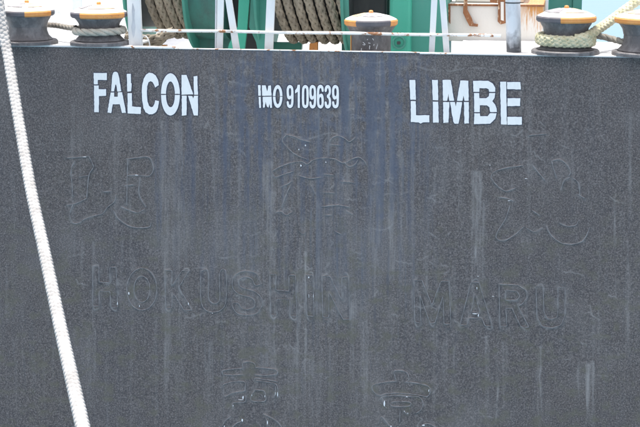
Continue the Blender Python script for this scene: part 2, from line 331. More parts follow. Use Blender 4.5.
LAT = {
 'h': [closed([(93, 266), (99, 266), (99, 282), (110, 282.5), (110, 267), (116, 267), (118, 307), (111, 307), (110, 291), (99.5, 291), (99.5, 306), (93, 306)])],
 'o': [closed(ellipse(142, 289, 15, 21, 0, 2*PI, 24)), closed(ellipse(142, 289, 8, 13, 0, 2*PI, 20))],
 'k': [closed([(165, 270), (172, 270), (172, 286), (182, 270.5), (189, 270.5), (179, 287), (192, 310), (184, 310), (174, 294), (172, 297), (172, 308), (166, 308)])],
 'u': [closed([(201, 271), (208, 271), (208.5, 296), (211, 302), (215, 303.5), (219, 301), (220, 295), (220, 272), (226, 272), (226, 300), (222, 309), (214, 312), (206, 310), (201, 300)])],
 's': [closed([(261, 284), (255, 285), (252, 279), (246, 277), (240, 279), (239, 284), (243, 288), (254, 291), (261, 297), (262, 305), (257, 313), (247, 315), (237, 313), (232, 304), (238, 303), (242, 308), (248, 309), (254, 307), (255, 301), (250, 297), (239, 294), (233, 288), (233, 279), (238, 273), (247, 271), (257, 274)])],
 'h2': [closed([(270, 274), (276, 274), (276, 290), (289, 291), (289, 275), (295.5, 275), (297, 316), (290, 316), (290, 299), (277, 299), (277, 315), (271, 315)])],
 'i': [closed([(306, 275), (313, 275), (314, 316), (307, 316)])],
 'n': [closed([(322, 276), (330, 276), (342, 300), (342, 277), (348.5, 277), (350, 319), (343, 319), (329, 292), (329, 317), (323, 317)])],
 'm': [closed([(414, 280), (422, 280), (432, 305), (441, 281), (449, 281), (451, 324), (444, 324), (443, 296), (435, 323), (430, 323), (420, 295), (421, 323), (415, 322)])],
 'a': [closed([(471, 282), (479, 282), (492, 326), (485, 326), (482, 318), (469, 318), (467, 325), (460, 325)]), closed([(471, 312), (475, 294), (480, 312)])],
 'r': [closed([(499, 284), (518, 285), (526, 290), (527, 298), (522, 304), (518, 306), (529, 327), (521, 327), (512, 308), (506, 308), (507, 326), (500, 326)]), closed([(506, 290), (517, 291), (520, 296), (517, 300), (506, 300)])],
 'u2': [closed([(536, 286), (543, 286), (544, 312), (547, 318), (552, 319), (557, 317), (558, 310), (558, 287), (565, 287), (565, 315), (561, 325), (552, 328), (542, 326), (537, 316)])],
}
for k, ls in LAT.items():
    want('welded_letter', ls, r=.0052, smooth=(k in 'osu'), label='old welded letter %s, ghosted under the dark paint' % k[0].upper())
SAGS = [[(232, 66), (245, 62), (262, 67), (275, 62), (292, 66), (300, 63)], [(415, 66), (430, 70), (440, 68), (450, 71), (470, 68), (490, 69), (503, 72)], [(290, 137), (305, 140), (330, 133), (345, 138)], [(373, 150), (390, 153), (400, 160), (408, 158)], [(370, 165), (385, 168), (395, 166)],
            [(400, 195), (412, 190), (420, 186)], [(405, 213), (415, 218), (425, 222)], [(428, 232), (436, 237), (442, 240), (450, 232)], [(370, 228), (380, 230), (390, 227), (400, 215), (408, 222)], [(560, 360), (571, 359), (588, 358), (595, 362), (610, 363), (622, 358)], [(588, 358), (588, 370), (593, 375), (605, 376), (618, 378)],
            [(482, 338), (492, 336), (497, 345), (495, 360), (500, 372), (498, 390), (496, 420)], [(604, 190), (614, 200), (625, 203), (640, 200)], [(320, 350), (312, 358), (305, 366)], [(540, 122), (550, 130), (562, 128)], [(600, 135), (606, 140), (615, 137)], [(475, 168), (495, 163), (505, 168), (520, 166)],
            [(350, 60), (375, 63), (400, 58), (420, 60)], [(560, 145), (575, 150), (590, 147)], [(590, 305), (592, 315), (600, 320)], [(640, 195), (630, 190), (618, 188)], [(448, 297), (440, 305), (434, 315)], [(430, 196), (445, 194), (455, 198)], [(215, 255), (222, 258), (232, 257)], [(352, 82), (349, 92), (345, 95)], [(305, 122), (318, 119), (330, 124)]]

# ================================================================== THE SHIP'S STERN
ship = empty('ship_stern', (0, 0, 0), 'grey black ship stern plating lettered FALCON and LIMBE with ghosted old name beneath', 'ship')
GX0, GX1 = -4.6, 4.6; GXB = -7.0
X_L = PZ(176, 48.5).x; X_R = PZ(420, 53).x           # the raised plate pieces end here
# -- transom plate: dense grid so that stain masks can be carried on it
dx = .0085
xs = np.arange(GX0, GX1+dx/2, dx); zs = np.arange(0.0, -4.6, -dx)
nx, nz = len(xs), len(zs)
X, Z = np.meshgrid(xs, zs)
# photograph coordinates of every grid point, used only to know where each stain sits
rel = np.stack([X-cam_loc.x, np.full_like(X, -cam_loc.y), Z-cam_loc.z], -1)
dep = rel@np.array(FWD); PXg = 320+F_PX*(rel@np.array(RIGHT))/dep; PYg = 213.5-F_PX*(rel@np.array(UP))/dep
def vnoise(x, seed, sc):
    r = np.random.default_rng(seed); t = r.random(4096); xx = x/sc; i = np.floor(xx).astype(int); f = xx-i; f = f*f*(3-2*f)
    return t[i % 4096]*(1-f)+t[(i+1) % 4096]*f
def vnoise2(x, y, seed, sx, sy):
    r = np.random.default_rng(seed); t = r.random((256, 256)); a = x/sx; b = y/sy
    i = np.floor(a).astype(int); j = np.floor(b).astype(int); f = a-i; g = b-j; f = f*f*(3-2*f); g = g*g*(3-2*g)
    q = lambda m, n_: t[m % 256, n_ % 256]
    return (q(i, j)*(1-f)+q(i+1, j)*f)*(1-g)+(q(i, j+1)*(1-f)+q(i+1, j+1)*f)*g
R_ = np.zeros_like(X); G_ = np.zeros_like(X); B_ = np.zeros_like(X)
def streak(x, y0, y1, wd, st, ch=R_, lean=0.0, fade=.35):
    pa = PY(x, y0, 0); pb = PY(x, y1, 0); mg = (wd*2+4)/100*1.15+abs(lean)
    j0 = max(0, int((min(pa.x, pb.x)-mg-GX0)/dx)); j1 = min(nx, int((max(pa.x, pb.x)+mg-GX0)/dx)+1)
    i0 = max(0, int(-pa.z/dx)-8); i1 = min(nz, int(-pb.z/dx)+8)
    if j1 <= j0 or i1 <= i0: return
    PX_ = PXg[i0:i1, j0:j1]; PY_ = PYg[i0:i1, j0:j1]
    cxs = x+lean*(PY_-y0)+(vnoise(PY_, int(x*7) % 997, 14)-.5)*1.6
    h = np.clip((PY_-y0)/2.5, 0, 1)*np.clip((y1-PY_)/((y1-y0)*fade+1), 0, 1)
    sd = int(x*13) % 991
    wv = wd*(.55+.9*vnoise(PY_, sd, 17))*(1.1-.5*np.clip((PY_-y0)/(y1-y0), 0, 1))
    e = np.abs(PX_-cxs)/wv; prof = np.clip((1.25-e)/.5, 0, 1)
    fine = np.clip((vnoise2(PX_, PY_, sd, 1.0, 55)*.6+vnoise2(PX_, PY_, sd+1, .7, 9)*.4-.22)*2.0, 0, 1.3)
    tex = fine*(.45+.8*vnoise2(PX_, PY_, sd+2, 5, 26))
    ch[i0:i1, j0:j1] += st*1.25*h*prof*tex
for a in [(473, 168, 330, 2.0, .5), (478, 170, 292, 3.6, .55), (484, 200, 300, 2.6, .4), (458, 165, 240, 1.0, .45), (459, 80, 130, 2, .15),
          (168, 120, 427, 6, .22), (178, 120, 427, 4, .25), (163, 60, 300, 3, .16), (186, 200, 360, 3, .15),
          (268, 160, 300, 5, .32), (273, 190, 427, 3, .25), (305, 250, 427, 1.6, .35), (303, 215, 330, 4, .22), (318, 200, 345, 3, .22),
          (376, 130, 300, 5, .32), (381, 60, 240, 4, .22), (391, 100, 330, 3, .22), (401, 150, 320, 3, .18), (412, 120, 300, 2, .2),
          (350, 60, 260, 5, .14), (338, 90, 230, 2.5, .18), (325, 60, 140, 2.5, .15), (291, 55, 130, 3, .12),
          (588, 362, 427, 3.4, .5), (592, 360, 427, 1.6, .35), (579, 358, 405, 1.5, .4), (540, 345, 405, 1.1, .55), (541, 380, 427, 1.0, .25),
          (504, 340, 427, 3, .32), (497, 335, 427, 1.4, .35), (487, 335, 427, 2.4, .25), (615, 195, 250, 1.1, .4), (601, 235, 290, 1.1, .25),
          (94, 240, 427, 1.4, .28), (82, 240, 300, 1.2, .2), (209, 340, 427, 3.5, .22), (226, 330, 400, 3, .18), (292, 345, 427, 5, .2), (310, 350, 427, 3, .24), (318, 360, 427, 4, .16),
          (330, 345, 427, 3, .18), (352, 300, 427, 3, .18), (364, 320, 427, 3, .17), (445, 340, 400, 3, .16), (434, 330, 427, 2.5, .18), (453, 345, 410, 1.5, .22),
          (134, 250, 330, 2, .14), (240, 80, 250, 3, .10), (250, 120, 330, 3, .12), (215, 60, 200, 4, .10), (427, 230, 330, 2, .15), (560, 60, 200, 8, .05), (630, 150, 300, 2, .12)]:
    streak(*a)
for k in range(150):                                   # many faint runs
    x = rng.uniform(-10, 650); y0 = rng.uniform(40, 380); streak(x, y0, y0+rng.uniform(40, 190), rng.uniform(.7, 2.6), rng.uniform(.04, .17))
# weld lines, cobweb lines and the dark halo round the welds, gathered as distance to each line
DW = np.full_like(X, 99.); DC = np.full_like(X, 99.)
zrow = PYg[:, nx//2]
def raster(D, pts):
    P = resample([(x, y, 0) for x, y in pts], 1.0, len(pts) > 2)[:, :2]
    for (xa, ya), (xb, yb) in zip(P[:-1], P[1:]):
        p0 = PY(xa, ya, 0); j0 = int((p0.x-GX0)/dx)-14; j1 = j0+28+int(abs(xb-xa)*1.3); i0 = int(-p0.z/dx)-14; i1 = i0+28
        j0 -= int(max(0, xa-xb)*1.3); j0 = max(j0, 0); j1 = min(j1, nx); i0 = max(i0, 0); i1 = min(i1, nz)
        if i1 <= i0 or j1 <= j0: continue
        px_ = PXg[i0:i1, j0:j1]; py_ = PYg[i0:i1, j0:j1]; L2 = max((xb-xa)**2+(yb-ya)**2, 1e-6)
        t = np.clip(((px_-xa)*(xb-xa)+(py_-ya)*(yb-ya))/L2, 0, 1)
        d = np.hypot(px_-xa-t*(xb-xa), py_-ya-t*(yb-ya)); D[i0:i1, j0:j1] = np.minimum(D[i0:i1, j0:j1], d)
for name_, lines, org_, s_, r_, lab_, sm_ in WELDS:
    for l in lines: raster(DW, [(org_[0]+x/s_, org_[1]+y/s_) for x, y in l])
for l in SAGS: raster(DC, l)
def wander(x, y, L_, ang):
    pts = [(x, y)]
    for k in range(max(3, int(L_/3))):
        a_ = ang+math.sin(k*random.uniform(.5, 1.2)+x)*.8; x += 3*math.cos(a_); y += 3*math.sin(a_)*.8; pts.append((x, y))
    raster(DC, pts)
for k in range(90): wander(random.gauss(330, 85), random.uniform(58, 330), random.uniform(8, 34), random.choice([0.1, -.2, .3, .5, 1.4]))
for k in range(70): wander(random.uniform(60, 635), random.uniform(60, 420), random.uniform(8, 26), random.choice([0.1, -.2, .6, 1.4]))
brk = np.clip((vnoise2(PXg, PYg, 51, 9, 9)-.38)*3, 0, 1)
R_ += .50*np.exp(-(DC/.55)**2)*brk
R_ += .62*np.exp(-(DW/.8)**2)*np.clip((vnoise2(PXg, PYg, 52, 6, 6)-.38)*3.2, 0, 1)  # broken pale line painted along the welds as chalk and ridge highlight
R_ += .16*np.exp(-((DW-1.5)/2.2)**2)*np.clip((vnoise2(PXg, PYg, 53, 4, 4)-.4)*2.5, 0, 1)
DARK = .85*np.exp(-(DW/2.0)**2)*np.clip((vnoise2(PXg, PYg, 54, 5, 5)-.25)*2, 0, 1)  # dark halo painted round the welds, part grime, part shading of the relief
# chalky bloom between the names
bl = np.clip(vnoise2(PXg, PYg, 5, 42, 60)*.6+vnoise2(PXg, PYg, 6, 17, 24)*.4-.52, 0, 1)
R_ += bl*.45
cen = np.exp(-((PXg-320)/120)**2)
R_ += cen*.08*vnoise2(PXg, PYg, 8, 3, 60)
# blue wash streaks below the open bulwark
bw = np.clip(vnoise2(PXg, PYg, 11, 4.5, 90)*.65+vnoise2(PXg, PYg, 12, 1.8, 30)*.35-.42, 0, 1)*1.9
G_ += bw*np.clip((PXg-150)/60, 0, 1)*np.clip((440-PXg)/40, 0, 1)*np.clip((330-PYg)/230, 0, 1)
for a in [(379, 58, 290, 5, .42), (383, 60, 250, 3, .35), (372, 60, 180, 4, .25), (345, 55, 150, 6, .35), (326, 60, 130, 4, .35), (262, 55, 210, 6, .25), (413, 70, 230, 2.5, .5),
          (418, 60, 150, 1.6, .35), (310, 60, 150, 6, .25), (158, 130, 260, 4, .35), (184, 150, 240, 2.5, .3), (240, 60, 190, 5, .2), (292, 60, 110, 5, .3), (355, 60, 260, 3, .25)]:
    streak(*a, ch=G_)
G_ += np.clip(vnoise2(PXg, PYg, 31, 7, 9)*.5+vnoise2(PXg, PYg, 32, 2.5, 4)*.5-.45, 0, 1)*1.5*np.clip((PXg-190)/60, 0, 1)*np.clip((450-PXg)/40, 0, 1)*np.clip((260-PYg)/180, 0, 1)
R_ += np.clip(vnoise2(PXg, PYg, 33, 9, 6)*.5+vnoise2(PXg, PYg, 34, 2.5, 2.5)*.5-.5, 0, 1)*.9*np.clip((PXg-170)/80, 0, 1)*np.clip((450-PXg)/40, 0, 1)*np.clip((200-PYg)/120, 0, 1)
G_ += .06*vnoise2(PXg, PYg, 14, 60, 80)
B_ += np.clip(vnoise2(PXg, PYg, 21, 11, 7)*.7+vnoise2(PXg, PYg, 22, 3, 3)*.3-.56, 0, 1)*2.0*np.clip((PYg-150)/150, 0, 1)
sag_rel = (np.exp(-((PYg-(50+PXg*.012))/3.0)**2))
dent = .005*vnoise2(X*100, Z*100, 61, 62, 70)+.0012*vnoise2(X*100, Z*100, 62, 7, 9)+.0006*vnoise2(X*100, Z*100, 63, 2.2, 2.6)
dent[0, :] = 0
Yd = dent-.0030*np.exp(-(DW/.95)**2)-.0008*np.exp(-(DC/.6)**2)*brk
verts = np.stack([X, Yd, Z], -1).reshape(-1, 3)
ii, jj = np.meshgrid(np.arange(nz-1), np.arange(nx-1), indexing='ij'); a = (ii*nx+jj).ravel()
Fq = np.stack([a, a+nx, a+nx+1, a+1], -1)
me = bpy.data.meshes.new('transom_plate'); me.vertices.add(len(verts)); me.vertices.foreach_set('co', verts.ravel())
me.loops.add(len(Fq)*4); me.loops.foreach_set('vertex_index', Fq.ravel().astype(np.int32))
me.polygons.add(len(Fq)); me.polygons.foreach_set('loop_start', np.arange(len(Fq), dtype=np.int32)*4)
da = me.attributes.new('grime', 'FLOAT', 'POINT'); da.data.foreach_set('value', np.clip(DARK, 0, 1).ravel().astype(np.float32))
ca = me.color_attributes.new('stain', 'FLOAT_COLOR', 'POINT')
cc = np.stack([np.clip(R_, 0, .85), np.clip(G_, 0, .7), np.clip(B_, 0, .7), np.clip(.12+np.clip((PXg-170)/90, 0, 1)*np.clip((450-PXg)/50, 0, 1)*np.clip((420-PYg)/260, 0, 1)*(.35+.9*vnoise2(PXg, PYg, 41, 26, 70)), 0, 1)], -1).reshape(-1)
ca.data.foreach_set('color', cc.astype(np.float32))
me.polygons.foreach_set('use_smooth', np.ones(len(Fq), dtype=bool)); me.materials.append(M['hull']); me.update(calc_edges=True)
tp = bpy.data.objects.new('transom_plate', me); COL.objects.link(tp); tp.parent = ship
# lower hull to the water and the plate's thickness
MB().box((GX0, .0, -5.6), (GX1, .03, -4.59)).build('lower_hull', M['hull'], ship)
MB().box((GX0, .014, -4.585), (GX1, .03, -.001)).build('hull_backing', M['hull'], ship)
MB().box((GXB, 0, -5.6), (GX0, .03, 0)).build('transom_plate', M['hull'], ship)
MB().box((GXB, .031, -5.6), (GXB+.03, 14, -.001)).build('hull_side', M['hull'], ship)
MB().box((GX1-.03, .03, -5.6), (GX1, 1.4, -.009)).build('hull_side', M['hull'], ship)
# rims: raised edge plates left and right, thin worn white cap in the middle
XD = PZ(134, 47).x; XE = PZ(452, 54).x
MB().box((GXB, -.014, .001), (XD, .70, .022), .004).build('side_deck', M['deck'], ship)
MB().box((XD+.001, -.014, .001), (X_L, .05, .022), .004).build('bulwark_cap', M['white_rail'], ship)
MB().box((X_R, -.016, -.008), (XE-.001, .05, .006), .004).build('bulwark_cap', M['white_rail'], ship)
MB().box((XE, -.016, -.008), (GX1, 1.42, .006), .004).build('side_deck', M['deck'], ship)
MB().box((X_L+.002, -.008, .0005), (X_R-.002, .035, .009), .003).build('bulwark_cap', M['white_rail'], ship)
ZL = -.62
MB().box((GXB+.04, .035, ZL-.02), (XE+.3, 14, ZL)).build('mooring_deck', M['deck'], ship)
MB().box((XE-.015, .036, ZL), (XE, 1.41, -.01)).build('coaming', M['white'], ship)
# ledge shadow strip below left and right rims
# ------------------------------------------------------------------ lettering
def fillpoly(name, splines, y, depth, mat, parent, grow=0.0):
    cu = bpy.data.curves.new(name, 'CURVE'); cu.dimensions = '2D'; cu.fill_mode = 'BOTH'; cu.extrude = depth/2; cu.offset = grow
    for sp in splines:
        s = cu.splines.new('POLY'); s.points.add(len(sp)-1); s.use_cyclic_u = True
        for p, q in zip(s.points, sp): p.co = (q[0], q[1], 0, 1)
    o = bpy.data.objects.new(name, cu)
    me = bpy.data.meshes.new_from_object(o); bpy.data.objects.remove(o); me.name = name
    me.transform(Matrix(((1, 0, 0, 0), (0, 0, -1, y), (0, 1, 0, 0), (0, 0, 0, 1))))
    me.materials.clear(); me.materials.append(mat)
    ob = bpy.data.objects.new(name, me); COL.objects.link(ob); ob.parent = parent
    return ob
def rough_outline(pts, amp=.0018, step=.02):
    """walk the outline, add small brush wobbles"""
    out = []
    n = len(pts)
    for i in range(n):
        a = np.array(pts[i]); b = np.array(pts[(i+1) % n]); L = np.linalg.norm(b-a); m = max(1, int(L/step)); nn = np.array([-(b-a)[1], (b-a)[0]])/max(L, 1e-6)
        for k in range(m):
            t = k/m; out.append(tuple(a+(b-a)*t+nn*random.uniform(-amp, amp)*(1 if k else .4)))
    return out
def hullpt(px, py): p = PY(px, py, 0); return (p.x, p.z)
def ellipse(cx, cy, rx, ry, a0, a1, n=18): return [(cx+rx*math.cos(a0+(a1-a0)*k/n), cy+ry*math.sin(a0+(a1-a0)*k/n)) for k in range(n+1)]
def chaikin(p, it=2):
    for _ in range(it):
        q = []
        for i in range(len(p)):
            a = p[i]; b = p[(i+1) % len(p)]
            q += [(a[0]*.75+b[0]*.25, a[1]*.75+b[1]*.25), (a[0]*.25+b[0]*.75, a[1]*.25+b[1]*.75)]
        p = q
    return p
def halfring(cx, cy, rx, ry, irx, iry, top, gap):
    if top: return ellipse(cx, cy-gap, rx, ry-gap, PI, 2*PI)+ellipse(cx, cy-gap, irx, iry-gap, 2*PI, PI)
    return ellipse(cx, cy+gap, rx, ry-gap, 0, PI)+ellipse(cx, cy+gap, irx, iry-gap, PI, 0)
def letter(name, pieces, org=(0, 0), s=1.0, label=None, amp=.0018, halo=True):
    root = None; allp = []
    for holes in pieces:
        pl = [[hullpt(org[0]+x/s, org[1]+y/s) for x, y in sp] for sp in holes]
        allp.append(pl)
    o = None; vs = []; fs = []
    sp_all = []
    for pl in allp: sp_all += [rough_outline(sp, amp) for sp in pl]
    o = fillpoly(name, sp_all, -.0035, .003, M['letter'], ship)
    if label: o['label'] = label
    if halo:
        # slim dark outline round each letter; real edge 1.5 mm proud of the plate
        h = []
        for pl in allp: h += [sp for sp in pl]
        ho = MB()
        for sp in h:
            pts = [(x, -.0005, z) for x, z in sp]+[(sp[0][0], -.0005, sp[0][1])]
            ho.tube(pts, .0085, 4, flat=.12, caps=False)
        ho.build('letter_edge', M['letter_halo'], o)
    return o
S1 = 8.533
L = letter
o1 = (90, 70); o2 = (145, 70)
L('letter_f', [[[(32, 25), (145, 25), (145, 85), (68, 85), (68, 122), (35, 122)]], [[(35, 132), (75, 132), (75, 163), (138, 163), (138, 220), (78, 222), (76, 360), (38, 360)]]], o1, S1)
L('letter_a', [[[(182, 182), (192, 45), (200, 22), (212, 15), (226, 15), (238, 25), (247, 55), (268, 180), (235, 184), (224, 125), (216, 125), (207, 182)]],
               [[(178, 192), (207, 192), (207, 228), (238, 228), (240, 190), (275, 190), (308, 365), (275, 367), (255, 292), (195, 292), (182, 367), (150, 362)]]], o1, S1)
L('letter_l', [[[(315, 33), (350, 33), (350, 110), (356, 115), (352, 182), (320, 185)]], [[(322, 197), (358, 197), (360, 310), (437, 318), (433, 375), (322, 370)]]], o1, S1)
L('letter_c', [[[(118, 130), (112, 85), (92, 47), (65, 28), (35, 23), (10, 40), (-10, 75), (-23, 130), (-26, 190), (-23, 260), (-12, 325), (5, 360), (35, 378), (65, 377), (95, 358), (112, 320), (120, 265),
                 (88, 258), (82, 288), (68, 313), (52, 318), (35, 305), (22, 270), (17, 200), (20, 140), (30, 105), (48, 95), (65, 102), (78, 125), (88, 150)]]], o2, S1)
L('letter_o', [[halfring(218, 208, 80, 180, 38, 110, True, 4)], [halfring(218, 208, 80, 180, 38, 110, False, 4)]], o2, S1)
L('letter_n', [[[(313, 42), (355, 42), (412, 208), (313, 211)]], [[(415, 55), (447, 50), (453, 211), (420, 211)]],
               [[(315, 219), (357, 219), (355, 385), (315, 390)]], [[(368, 220), (405, 223), (412, 245), (420, 220), (453, 219), (452, 388), (418, 388)]]], o2, S1)
o3 = (255, 80); S3 = 12.2
L('letter_i', [[[(37, 62), (68, 62), (72, 192), (42, 192)]], [[(45, 206), (72, 206), (74, 338), (52, 340)]]], o3, S3, amp=.0015)
L('letter_m', [[[(85, 65), (130, 65), (150, 140), (163, 70), (195, 65), (203, 192), (90, 192)]],
               [[(95, 206), (203, 202), (210, 338), (186, 340), (180, 290), (166, 336), (147, 325), (128, 262), (120, 335), (100, 338)]]], o3, S3, amp=.0015)
L('letter_o', [[halfring(278, 200, 58, 140, 27, 95, True, 4)], [halfring(278, 200, 58, 140, 27, 95, False, 4)]], o3, S3, amp=.0015)
nine_o = [(0, .72), (.06, .9), (.3, 1), (.62, 1), (.92, .92), (1, .70), (1, .28), (.92, .08), (.65, 0), (.35, 0), (.08, .08), (0, .30), (.30, .30), (.36, .16), (.52, .12), (.66, .2), (.69, .44), (.5, .37), (.22, .38), (.05, .5)]
nine_h = [(.32, .72), (.36, .84), (.5, .88), (.63, .84), (.68, .72), (.64, .56), (.5, .5), (.36, .56)]
three = [(0, .70), (.04, .9), (.3, 1), (.65, 1), (.92, .9), (.97, .72), (.88, .58), (.72, .52), (.90, .45), (1, .28), (.93, .08), (.65, 0), (.32, 0), (.06, .08), (0, .30), (.30, .30), (.38, .15), (.55, .13), (.68, .26), (.60, .42), (.35, .46), (.35, .58), (.58, .62), (.66, .74), (.55, .87), (.4, .86), (.32, .70)]
one = [(.55, 1), (.95, 1), (.95, 0), (.58, 0), (.58, .70), (.1, .62), (.1, .76), (.42, .86)]
zero_o = [(0, .75), (.08, .92), (.35, 1), (.65, 1), (.92, .92), (1, .75), (1, .25), (.92, .08), (.65, 0), (.35, 0), (.08, .08), (0, .25)]
zero_h = [(.33, .76), (.40, .87), (.6, .87), (.67, .76), (.67, .24), (.6, .13), (.4, .13), (.33, .24)]
rot = lambda p: [(1-x, 1-y) for x, y in p]
def digit(name, sps, x0, x1, y0=85.0, y1=108.0):
    pcs = [[(x0+(x1-x0)*x, y1+(y0-y1)*y) for x, y in (chaikin(s) if name != 'digit_one' else s)] for s in sps]
    L(name, [pcs], (0, 0), 1.0, amp=.0012)
digit('digit_nine', [nine_o, nine_h], 286.6, 293.6, 85, 108); digit('digit_one', [one], 294.6, 300.2, 84.8, 107.8)
digit('digit_zero', [zero_o, zero_h], 302, 308.8, 85, 108.2); digit('digit_nine', [nine_o, nine_h], 309.3, 316.2, 85, 108.4)
digit('digit_six', [rot(nine_o), rot(nine_h)], 317, 324.0, 84.8, 108.4); digit('digit_three', [three], 324.6, 331.3, 85, 108.4); digit('digit_nine', [nine_o, nine_h], 332, 339, 85, 108.2)
o4 = (405, 75); S4 = 7.767; o5 = (465, 75)
L('letter_l', [[[(35, 38), (80, 38), (85, 192), (42, 192)]], [[(45, 203), (84, 203), (86, 312), (190, 312), (190, 368), (140, 368), (122, 377), (106, 368), (45, 365)]]], o4, S4)
L('letter_i', [[[(210, 38), (255, 38), (258, 197), (216, 195)]], [[(216, 207), (258, 207), (262, 370), (218, 370)]]], o4, S4)
L('letter_m', [[[(292, 38), (355, 38), (382, 200), (345, 200), (338, 145), (328, 200), (296, 200)]], [[(430, 42), (492, 45), (495, 200), (462, 200), (455, 160), (447, 200), (405, 200)]],
               [[(296, 210), (345, 210), (338, 368), (298, 372)]], [[(350, 210), (388, 210), (394, 245), (402, 210), (443, 210), (432, 300), (415, 378), (385, 378), (375, 360)]], [[(458, 210), (495, 210), (497, 375), (462, 378)]]], o4, S4)
L('letter_b', [[[(63, 45), (180, 45), (215, 65), (235, 100), (235, 130), (188, 130), (183, 110), (165, 102), (112, 102), (112, 130), (65, 130)]],
               [[(70, 140), (110, 140), (112, 180), (165, 180), (185, 165), (189, 140), (235, 140), (230, 175), (212, 203), (235, 230), (245, 260), (248, 287), (195, 287), (190, 250), (170, 235), (115, 235), (115, 288), (72, 288)]],
               [[(72, 297), (115, 297), (118, 320), (175, 320), (194, 297), (245, 297), (235, 340), (195, 378), (70, 382)]]], o5, S4)
L('letter_e', [[[(273, 52), (320, 52), (325, 385), (280, 383)]], [[(326, 55), (430, 55), (434, 112), (328, 110)]], [[(330, 180), (430, 180), (428, 240), (330, 242)]], [[(328, 325), (442, 325), (442, 385), (330, 387)]]], o5, S4)

# ------------------------------------------------------------------ weld outlines of the former name
def bead(mb, pts, org=(0, 0), s=1.0, r=.0062, smooth=True):
    w3 = [Vector((*[PY(org[0]+x/s, org[1]+y/s, 0).x], -.001, PY(org[0]+x/s, org[1]+y/s, 0).z)) for x, y in pts]
    P = resample(w3, .02, smooth and len(w3) > 2)
    rs = [r*random.uniform(.55, 1.45)*(.5 if i in (0, len(P)-1) else 1) for i in range(len(P))]
    Q = [Vector(p)+Vector((random.uniform(-.0015, .0015), 0, random.uniform(-.0015, .0015))) for p in P]
    mb.tube(Q, rs, 6, flat=.8)
def weld(name, lines, org=(0, 0), s=1.0, r=.0062, label=None, smooth=True):
    c = PY(org[0]+lines[0][0][0]/s, org[1]+lines[0][0][1]/s, 0)
    o = empty(name, c); o.parent = ship
    for l in lines:
        mb = MB(); bead(mb, l, org, s, r*.86, smooth); mb.build('weld_bead', M['bead'], o, smooth=True, sharp=80)
    if label: o['label'] = label
    return o
def closed(p): return p+[p[0]]
for name_, lines, org_, s_, r_, lab_, sm_ in WELDS: weld(name_, lines, org_, s_, r_, lab_, sm_)
# bright flecks painted on the old weld in place of its glints
ch = MB()
for (x, y, w_, h_) in [(84.5, 156.8, 5, .8), (137, 175, 3.4, 1), (305.5, 145.3, 1.2, 2), (299, 149.5, 1.2, 1.5), (301, 165.5, 1.6, 3), (326, 162, 1, 1.6), (477, 288, .9, 2.6), (475, 313.5, 5.5, 1), (478.5, 315, 1, 2.5), (117.6, 303, .8, 3.5), (129, 293, 1.2, 3), (188.6, 303.5, .7, 2.5), (139.6, 306, .9, 2.5),
                       (309, 296, .5, 4), (313.5, 296, .5, 4), (309, 277, 1.4, 2), (243.3, 397.5, 1.6, 3), (241, 399.5, 5, .8), (277.5, 394.5, .9, 5), (275.5, 393, .5, 4), (252, 395, .7, 1.6), (265, 396, .7, 1.8), (233.3, 405.5, .7, 2), (242.5, 420, 1.6, 3), (267.6, 422, 1, 4), (224.5, 426, 1, 1.5), (384.5, 403.5, 1.8, 6),
                       (429, 390, 1.0, 3.5), (407, 396.5, 2, .8), (391, 426, 1.4, 1.4), (423.5, 425, 3, 2), (404.5, 411, .8, 1.2), (408, 413, .8, 1.2), (200, 85, .6, 1.2), (526, 178.5, 2.6, .7), (509, 200.5, 3.5, .6), (490, 165, 2, .6), (212.5, 313, 1.2, .6), (503, 276.5, .0, .0), (493, 296, 2.6, .6), (478, 276, 1.2, .6)]:
    if w_ == 0: continue
    a = PY(x-w_/2, y-h_/2, 0); b = PY(x+w_/2, y+h_/2, 0); cxm, czm = (a.x+b.x)/2, (a.z+b.z)/2; rx, rz = (b.x-a.x)/2, (a.z-b.z)/2
    ring = [(cxm+rx*math.cos(t*PI/4+.3)*random.uniform(.45, 1.3), -.0095, czm+rz*math.sin(t*PI/4+.3)*random.uniform(.45, 1.3)) for t in range(8)]
    back = [(p[0], -.001, p[2]) for p in ring]
    ch.add(ring+back, [tuple(range(8))]+[(i, 8+i, 8+(i+1) % 8, (i+1) % 8) for i in range(8)])
ch.build('painted_glints', M['glint_scratch'], ship)['kind'] = 'stuff'
